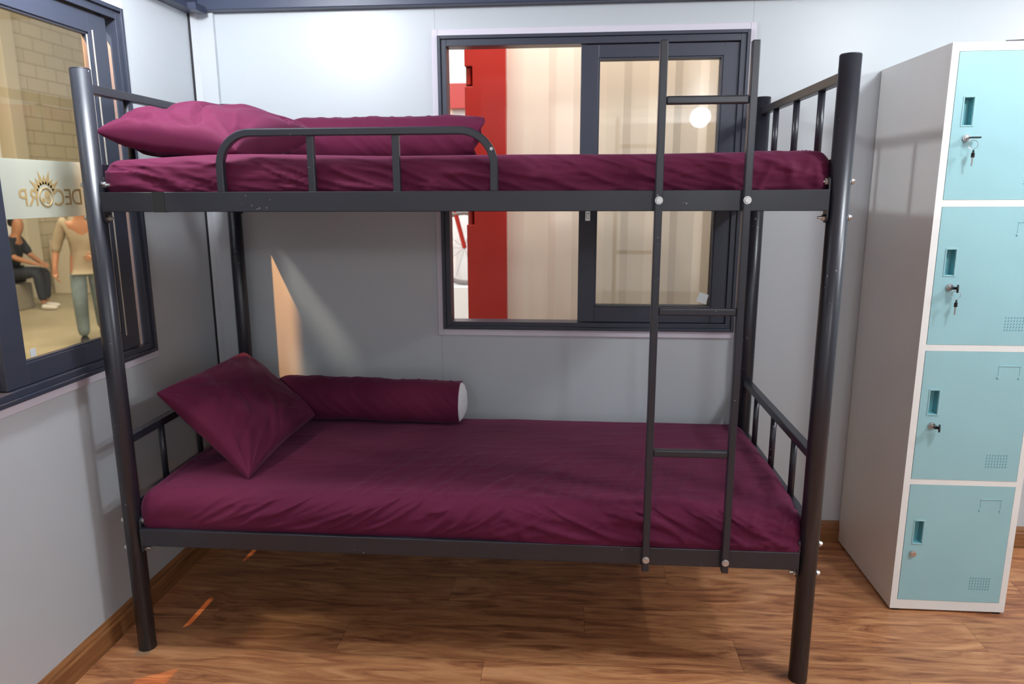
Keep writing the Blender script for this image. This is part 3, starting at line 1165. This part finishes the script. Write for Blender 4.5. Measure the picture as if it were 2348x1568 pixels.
# blurred bright booth
bo = thing('exhibition_booth', 'bright white booth wall with a red fascia far beyond the window', 'booth', (.2, 4.5, ZH))
finish('booth_wall', B_((-1.4, 1.2, 4.5, 4.6, ZH, 3.2)), m_whitew, bo)
finish('fascia', B_((-1.4, 1.2, 4.42, 4.50, 2.06, 2.26)), m_red, bo)
pl = thing('display_plinth', 'low white display plinth with a red base under the bicycle', 'plinth', (.25, 3.9, ZH))
finish('plinth_body', B_((-.2, .55, 3.75, 4.1, ZH + .65, ZH + .98)), m_whitew, pl)
finish('plinth_base', B_((-.22, .57, 3.73, 4.12, ZH + .52, ZH + .65)), m_red, pl)
finish('plinth_foot', B_((-.15, .5, 3.8, 4.05, ZH, ZH + .52)), m_grey, pl)
bk = thing('bicycle', 'red bicycle standing on the plinth, only its wheel in view', 'bicycle', (.2, 3.9, ZH + .98))
for x in (.43, -.35):
    bm = bmesh.new()
    torus(bm, (x, 3.9, ZH + .98 + .30), .28, .02, (0, 1, 0), 40, 10)
    wh = finish('wheel', bm, m_grey, bk, smooth=True)
    bm = bmesh.new()
    for k in range(10):
        a = 2 * PI * k / 10
        cyl(bm, (x, 3.9, ZH + 1.28), (x + math.cos(a) * .27, 3.9, ZH + 1.28 + math.sin(a) * .27), .0025, n=5)
    finish('spokes', bm, m_chrome, wh)
bm = bmesh.new()
for p0, p1 in (((.43, 3.9, ZH + 1.28), (.30, 3.9, ZH + 1.80)), ((.32, 3.9, ZH + 1.72), (.05, 3.9, ZH + 1.30)), ((.05, 3.9, ZH + 1.30), (-.35, 3.9, ZH + 1.28)),
               ((.05, 3.9, ZH + 1.30), (-.08, 3.9, ZH + 1.78)), ((-.08, 3.9, ZH + 1.75), (.31, 3.9, ZH + 1.72)), ((-.35, 3.9, ZH + 1.28), (-.07, 3.9, ZH + 1.70))):
    cyl(bm, p0, p1, .018, n=12)
finish('frame', bm, m_red, bk)
bm = bmesh.new()
cyl(bm, (.30, 3.72, ZH + 1.82), (.30, 4.08, ZH + 1.82), .012, n=12)
finish('handlebar', bm, m_blackpl, bk)
bm = bmesh.new()
box(bm, -.20, .03, 3.86, 3.94, ZH + 1.80, ZH + 1.84)
finish('saddle', bm, m_blackpl, bk, bevel=.015)

# ------------------------------------------------------------------ outside the side window
m_block = mat('cream_block', (.62, .55, .40), .7)
t, N, L, b = nt(m_block)
g = N.new('ShaderNodeNewGeometry')
s = N.new('ShaderNodeSeparateXYZ')
L.new(g.outputs['Position'], s.inputs[0])
cb = N.new('ShaderNodeCombineXYZ')
L.new(s.outputs[1], cb.inputs[0])
L.new(s.outputs[2], cb.inputs[1])
bt = N.new('ShaderNodeTexBrick')
bt.inputs['Scale'].default_value = 1
bt.inputs['Brick Width'].default_value = .5
bt.inputs['Row Height'].default_value = .22
bt.inputs['Mortar Size'].default_value = .008
bt.inputs['Color1'].default_value = (.66, .58, .43, 1)
bt.inputs['Color2'].default_value = (.60, .53, .39, 1)
bt.inputs['Mortar'].default_value = (.36, .31, .22, 1)
L.new(cb.outputs[0], bt.inputs['Vector'])
L.new(bt.outputs['Color'], b.inputs['Base Color'])
struct(finish('wall_far', B_((-8.1, -7.9, -3, 16, ZH, 5.8)), m_block), 'cream block hall wall seen through the left window')
m_col = mat('pale_column_paint', (.62, .56, .44), .5)
tag(finish('hall_column', B_((-7.88, -7.62, 9.42, 9.72, ZH, 5.3)), m_col, bevel=.01), 'pale square hall column beside the roller shutter', 'column')
m_sh = mat('shutter_grey', (.30, .28, .24), .45)
rs = thing('roller_shutter', 'grey ribbed roller shutter left of the pale column', 'shutter', (-7.8, 7.6, ZH))
bm = bmesh.new()
for k in range(46):
    box(bm, -7.88, -7.83 + (k % 2) * .03, 6.2, 9.2, ZH + .1 * k, ZH + .1 * k + .094)
finish('slats', bm, m_sh, rs)
finish('guide_rail', B_((-7.89, -7.76, 9.2, 9.29, ZH, 4.4)), m_whitew, rs)
tag(finish('bench', B_((-7.7, -7.1, 9.98, 11.3, ZH, .58)), m_col, bevel=.02), 'pale boxy counter against the block wall', 'counter')
tag(finish('stool', B_((-7.32, -6.92, 8.10, 8.50, ZH, .045)), m_sh, bevel=.02), 'low grey box the seated person sits on', 'seat')

# unseen plates added to trim the warm lamp's light, plus the lamp holder
m_blocker = mat('blocker_metal', (.05, .05, .05), .5)
blk = thing('warm_lamp_blocker', 'unseen dark metal plates added to trim the warm lamp light outside the left window', 'light blocker', (-.345, -.378, 2.3))
S = Vector((-.345, -.378, 2.20))
az = math.atan2(.43, 1)      # added plate blocks lamp light to the right of this direction
d0 = Vector((math.sin(az), math.cos(az), 0))
d1_ = Vector((math.cos(az), -math.sin(az), 0))
bm = bmesh.new()
p = S + d0 * .14
q0 = [p + Vector((0, 0, .08)), p + d1_ * .10 + Vector((0, 0, .08)), p + d1_ * .10 - Vector((0, 0, .42)), p + d1_ * .085 - Vector((0, 0, .42)), p - Vector((0, 0, .40))]
va_ = [bm.verts.new(x) for x in q0]
vb_ = [bm.verts.new(x + d0 * .002) for x in q0]
bm.faces.new(va_)
bm.faces.new(vb_)
for k in range(5):
    bm.faces.new((va_[k], va_[(k + 1) % 5], vb_[(k + 1) % 5], vb_[k]))
finish('blocker_plate', bm, m_blocker, blk)
finish('blocker_plate', B_((-.215, -.213, -.55, -.297, 1.62, 2.28)), m_blocker, blk)  # second plate added to keep warm light off the front floor
bm = bmesh.new()
cyl(bm, S + Vector((0, 0, .02)), S + Vector((0, 0, .10)), .02, n=20)
cyl(bm, S + Vector((0, 0, .10)), S + Vector((0, 0, 1.2)), .004, n=8)
box(bm, -.355, -.213, -.39, -.22, 2.270, 2.274)
finish('lamp_holder', bm, m_blocker, blk)


# ------------------------------------------------------------------ people
def skin(name, joints, edges, material, parent, root_j=None, sub=2):
    names = list(joints)
    me = bpy.data.meshes.new(name)
    me.from_pydata([joints[n_][0] for n_ in names], [(names.index(a_), names.index(b2)) for a_, b2 in edges], [])
    ob = bpy.data.objects.new(name, me)
    COL.objects.link(ob)
    md = ob.modifiers.new('skin', 'SKIN')
    md.use_smooth_shade = True
    for i, n_ in enumerate(names):
        r_ = joints[n_][1]
        me.skin_vertices[0].data[i].radius = r_ if isinstance(r_, tuple) else (r_, r_)
        me.skin_vertices[0].data[i].use_root = (n_ == (root_j or names[0]))
    sb_ = ob.modifiers.new('sub', 'SUBSURF')
    sb_.levels = sb_.render_levels = sub
    bpy.context.view_layer.update()
    dg = bpy.context.evaluated_depsgraph_get()
    me2 = bpy.data.meshes.new_from_object(ob.evaluated_get(dg))
    COL.objects.unlink(ob)
    bpy.data.objects.remove(ob)
    me2.materials.clear()
    me2.materials.append(material)
    o_ = bpy.data.objects.new(name, me2)
    for p_ in me2.polygons:
        p_.use_smooth = True
    COL.objects.link(o_)
    o_.parent = parent
    return o_


m_skin = mat('skin', (.42, .20, .11), .5)
m_hair = mat('dark_hair', (.012, .009, .008), .6)
m_shirt = mat('beige_shirt', (.33, .275, .19), .8)
add_noise(m_shirt, 9, .1, .3, 3, bdist=.02)
m_jean = mat('faded_jeans', (.17, .24, .27), .85)
add_noise(m_jean, 4, .35, .3, 3, bdist=.02)
m_dark = mat('dark_clothes', (.018, .024, .036), .8)
m_shoe = mat('black_shoe', (.012, .013, .018), .5)
m_wshoe = mat('white_shoe', (.7, .68, .62), .5)

man = thing('person', 'person walking outside the left window in a beige shirt and faded jeans', 'person', (-4.33, 6.09, ZH))
man.rotation_euler = (0, 0, math.radians(-144))
# local: x = person's left... figure faces -Y locally turned towards the cabin; lateral axis = x
def hand(parent, wrist, direc, palm_n, curl):
    """palm with four fingers and a thumb"""
    W_ = Vector(wrist)
    d = Vector(direc).normalized()
    pn = Vector(palm_n).normalized()
    sd = d.cross(pn).normalized()
    J = {'w': (W_, (.026, .020)), 'p': (W_ + d * .045, (.036, .016)), 'k': (W_ + d * .085, (.038, .014))}
    E_ = [('w', 'p'), ('p', 'k')]
    for i, (off, ln) in enumerate(((-.030, .062), (-.010, .072), (.010, .068), (.030, .052))):
        b0 = W_ + d * .088 + sd * off
        b1 = b0 + (d * math.cos(curl * .5) + pn * math.sin(curl * .5)) * ln * .5
        b2_ = b1 + (d * math.cos(curl) + pn * math.sin(curl)) * ln * .5
        J['a%d' % i] = (b0, .0095)
        J['b%d' % i] = (b1, .0085)
        J['c%d' % i] = (b2_, .007)
        E_ += [('k', 'a%d' % i), ('a%d' % i, 'b%d' % i), ('b%d' % i, 'c%d' % i)]
    t0 = W_ + d * .035 - sd * .038
    J['t0'] = (t0, .011)
    J['t1'] = (t0 + d * .035 - sd * .016 + pn * .012, .009)
    J['t2'] = (t0 + d * .060 - sd * .018 + pn * .022, .0075)
    E_ += [('p', 't0'), ('t0', 't1'), ('t1', 't2')]
    return J, E_


def V(x, y, z):
    return Vector((x, y, z))


# local frame: faces +Y, x to the person's right hand side (image left after the turn)
jm = {'pel': (V(0, 0, .95), (.15, .11)), 'hr': (V(.09, 0, .90), .095), 'hl': (V(-.09, 0, .90), .095),
      'kr': (V(.10, .10, .50), .065), 'kl': (V(-.10, -.03, .50), .065), 'ar': (V(.10, .06, .09), .045), 'al': (V(-.11, -.22, .13), .045),
      'wa': (V(0, 0, 1.10), (.135, .095)), 'ch': (V(0, 0, 1.30), (.165, .11)), 'nk': (V(0, .01, 1.46), .055),
      'hd0': (V(0, .03, 1.56), (.072, .085)), 'hd': (V(0, .03, 1.67), (.078, .095)), 'tp': (V(0, .01, 1.74), (.06, .075)),
      'sr': (V(.185, 0, 1.40), .062), 'sl': (V(-.185, 0, 1.40), .062), 'er': (V(.27, -.02, 1.13), .044), 'el': (V(-.265, .02, 1.13), .044),
      'wr': (V(.31, .06, .88), .028), 'wl': (V(-.12, .22, 1.03), .030)}
em = [('pel', 'hr'), ('pel', 'hl'), ('hr', 'kr'), ('kr', 'ar'), ('hl', 'kl'), ('kl', 'al'), ('pel', 'wa'), ('wa', 'ch'), ('ch', 'nk'), ('nk', 'hd0'), ('hd0', 'hd'), ('hd', 'tp'),
      ('ch', 'sr'), ('ch', 'sl'), ('sr', 'er'), ('er', 'wr'), ('sl', 'el'), ('el', 'wl')]
for tag_, wp, dr_, pn in (('R', 'wr', (.02, .15, -1), (-1, 0, -.2)), ('L', 'wl', (1, .35, -.25), (0, -1, -.3))):
    J, E_ = hand(None, jm[wp][0], dr_, pn, .9)
    for k, v in J.items():
        if k != 'w':
            jm[tag_ + k] = v
    em += [((wp if a_ == 'w' else tag_ + a_), (wp if b2 == 'w' else tag_ + b2)) for a_, b2 in E_]
skin('body', jm, em, m_skin, man, 'pel')
js = {'hem': (V(0, .02, .80), (.155, .12)), 'pel': (V(0, 0, .93), (.155, .12)), 'wa': (V(0, 0, 1.08), (.148, .115)), 'ch': (V(0, 0, 1.30), (.172, .12)), 'nk': (V(0, .0, 1.44), (.085, .07)),
      'sr': (V(.18, 0, 1.395), .072), 'sl': (V(-.18, 0, 1.395), .072), 'er': (V(.265, -.018, 1.14), .058), 'el': (V(-.262, .018, 1.14), .058),
      'wr': (V(.288, .01, 1.04), .054), 'wl': (V(-.225, .07, 1.10), .054)}
skin('shirt', js, [('hem', 'pel'), ('pel', 'wa'), ('wa', 'ch'), ('ch', 'nk'), ('ch', 'sr'), ('ch', 'sl'), ('sr', 'er'), ('er', 'wr'), ('sl', 'el'), ('el', 'wl')], m_shirt, man, 'pel')
jj = {'pel': (V(0, 0, .90), (.11, .09)), 'hr': (V(.09, .01, .82), .10), 'hl': (V(-.09, .0, .82), .10), 'kr': (V(.10, .10, .50), .083), 'kl': (V(-.10, -.03, .50), .083),
      'ar': (V(.10, .06, .075), .066), 'al': (V(-.11, -.22, .11), .066)}
skin('jeans', jj, [('pel', 'hr'), ('pel', 'hl'), ('hr', 'kr'), ('kr', 'ar'), ('hl', 'kl'), ('kl', 'al')], m_jean, man, 'pel')
for x, y, z in ((.10, .05, .0), (-.11, -.23, .035)):
    skin('shoe', {'h': (V(x, y - .04, z + .055), (.045, .045)), 'm': (V(x, y + .08, z + .045), (.05, .038)), 't': (V(x, y + .19, z + .035), (.045, .028))},
         [('h', 'm'), ('m', 't')], m_shoe, man, 'm')
skin('hair', {'a': (V(0, .0, 1.75), (.075, .09)), 'b': (V(0, -.05, 1.68), (.082, .07)), 'c': (V(0, -.05, 1.60), (.06, .05))}, [('a', 'b'), ('b', 'c')], m_hair, man, 'a')
for x in (.03, -.03):
    bm = bmesh.new()
    bmesh.ops.create_uvsphere(bm, u_segments=12, v_segments=8, radius=.012, matrix=Matrix.Translation((x, .118, 1.655)))
    o = finish('eye', bm, m_hair)
    o.parent = man
bm = bmesh.new()
cyl(bm, (0, .115, 1.655), (0, .142, 1.615), .008, .016, 10)
o = finish('nose', bm, m_skin, smooth=True)
o.parent = man
bm = bmesh.new()
box(bm, -.025, .025, .108, .122, 1.575, 1.585)
o = finish('mouth', bm, mat('lips', (.30, .09, .07), .5), bevel=.003)
o.parent = man
for x in (.083, -.083):
    bm = bmesh.new()
    bmesh.ops.create_uvsphere(bm, u_segments=10, v_segments=8, radius=.02, matrix=Matrix.Translation((x, .02, 1.64)) @ Matrix.Diagonal((.4, .7, 1.4, 1)))
    o = finish('ear', bm, m_skin, smooth=True)
    o.parent = man

sit = thing('person', 'seated person outside the left window in dark clothes and white shoes', 'person', (-7.12, 8.30, ZH))
sit.rotation_euler = (0, 0, math.radians(-78))
jm = {'pel': (V(0, 0, .55), (.16, .12)), 'wa': (V(0, .06, .75), (.14, .10)), 'ch': (V(0, .12, .95), (.16, .11)), 'nk': (V(0, .17, 1.10), .055),
      'hd0': (V(0, .21, 1.19), (.07, .082)), 'hd': (V(0, .22, 1.29), (.078, .092)), 'tp': (V(0, .20, 1.37), (.06, .07)),
      'hr': (V(.10, .05, .54), .09), 'hl': (V(-.10, .05, .54), .09), 'kr': (V(.13, .46, .56), .062), 'kl': (V(-.13, .46, .56), .062),
      'ar': (V(.13, .50, .09), .04), 'al': (V(-.13, .42, .09), .04), 'sr': (V(.18, .12, 1.04), .06), 'sl': (V(-.18, .12, 1.04), .06),
      'er': (V(.24, .22, .80), .045), 'el': (V(-.24, .22, .80), .045), 'wr': (V(.10, .42, .70), .03), 'wl': (V(-.10, .42, .70), .03)}
em = [('pel', 'wa'), ('wa', 'ch'), ('ch', 'nk'), ('nk', 'hd0'), ('hd0', 'hd'), ('hd', 'tp'), ('pel', 'hr'), ('pel', 'hl'), ('hr', 'kr'), ('kr', 'ar'), ('hl', 'kl'), ('kl', 'al'),
      ('ch', 'sr'), ('ch', 'sl'), ('sr', 'er'), ('er', 'wr'), ('sl', 'el'), ('el', 'wl')]
for tag_, wp, dr_, pn in (('R', 'wr', (-.5, 1, -.3), (0, 0, -1)), ('L', 'wl', (.5, 1, -.3), (0, 0, -1))):
    J, E_ = hand(None, jm[wp][0], dr_, pn, .8)
    for k, v in J.items():
        if k != 'w':
            jm[tag_ + k] = v
    em += [((wp if a_ == 'w' else tag_ + a_), (wp if b2 == 'w' else tag_ + b2)) for a_, b2 in E_]
skin('body', jm, em, m_skin, sit, 'pel')
skin('top', {'pel': (V(0, 0, .56), (.18, .14)), 'wa': (V(0, .06, .75), (.165, .125)), 'ch': (V(0, .12, .95), (.185, .135)), 'nk': (V(0, .165, 1.08), (.08, .07)),
             'sr': (V(.185, .12, 1.035), .078), 'sl': (V(-.185, .12, 1.035), .078), 'er': (V(.24, .22, .80), .062), 'el': (V(-.24, .22, .80), .062)},
     [('pel', 'wa'), ('wa', 'ch'), ('ch', 'nk'), ('ch', 'sr'), ('ch', 'sl'), ('sr', 'er'), ('sl', 'el')], m_dark, sit, 'pel')
skin('trousers', {'pel': (V(0, 0, .54), (.17, .125)), 'hr': (V(.10, .07, .54), .108), 'hl': (V(-.10, .07, .54), .108), 'kr': (V(.13, .46, .56), .080), 'kl': (V(-.13, .46, .56), .080),
                  'ar': (V(.13, .50, .13), .062), 'al': (V(-.13, .42, .13), .062)},
     [('pel', 'hr'), ('pel', 'hl'), ('hr', 'kr'), ('kr', 'ar'), ('hl', 'kl'), ('kl', 'al')], m_dark, sit, 'pel')
for x, y in ((.13, .50), (-.13, .42)):
    skin('shoe', {'h': (V(x, y - .04, .055), (.045, .045)), 'm': (V(x, y + .08, .045), (.05, .038)), 't': (V(x, y + .19, .035), (.045, .028))},
         [('h', 'm'), ('m', 't')], m_wshoe, sit, 'm')
skin('hair', {'a': (V(0, .19, 1.38), (.075, .085)), 'b': (V(0, .14, 1.31), (.082, .07)), 'c': (V(0, .14, 1.23), (.06, .05))}, [('a', 'b'), ('b', 'c')], m_hair, sit, 'a')
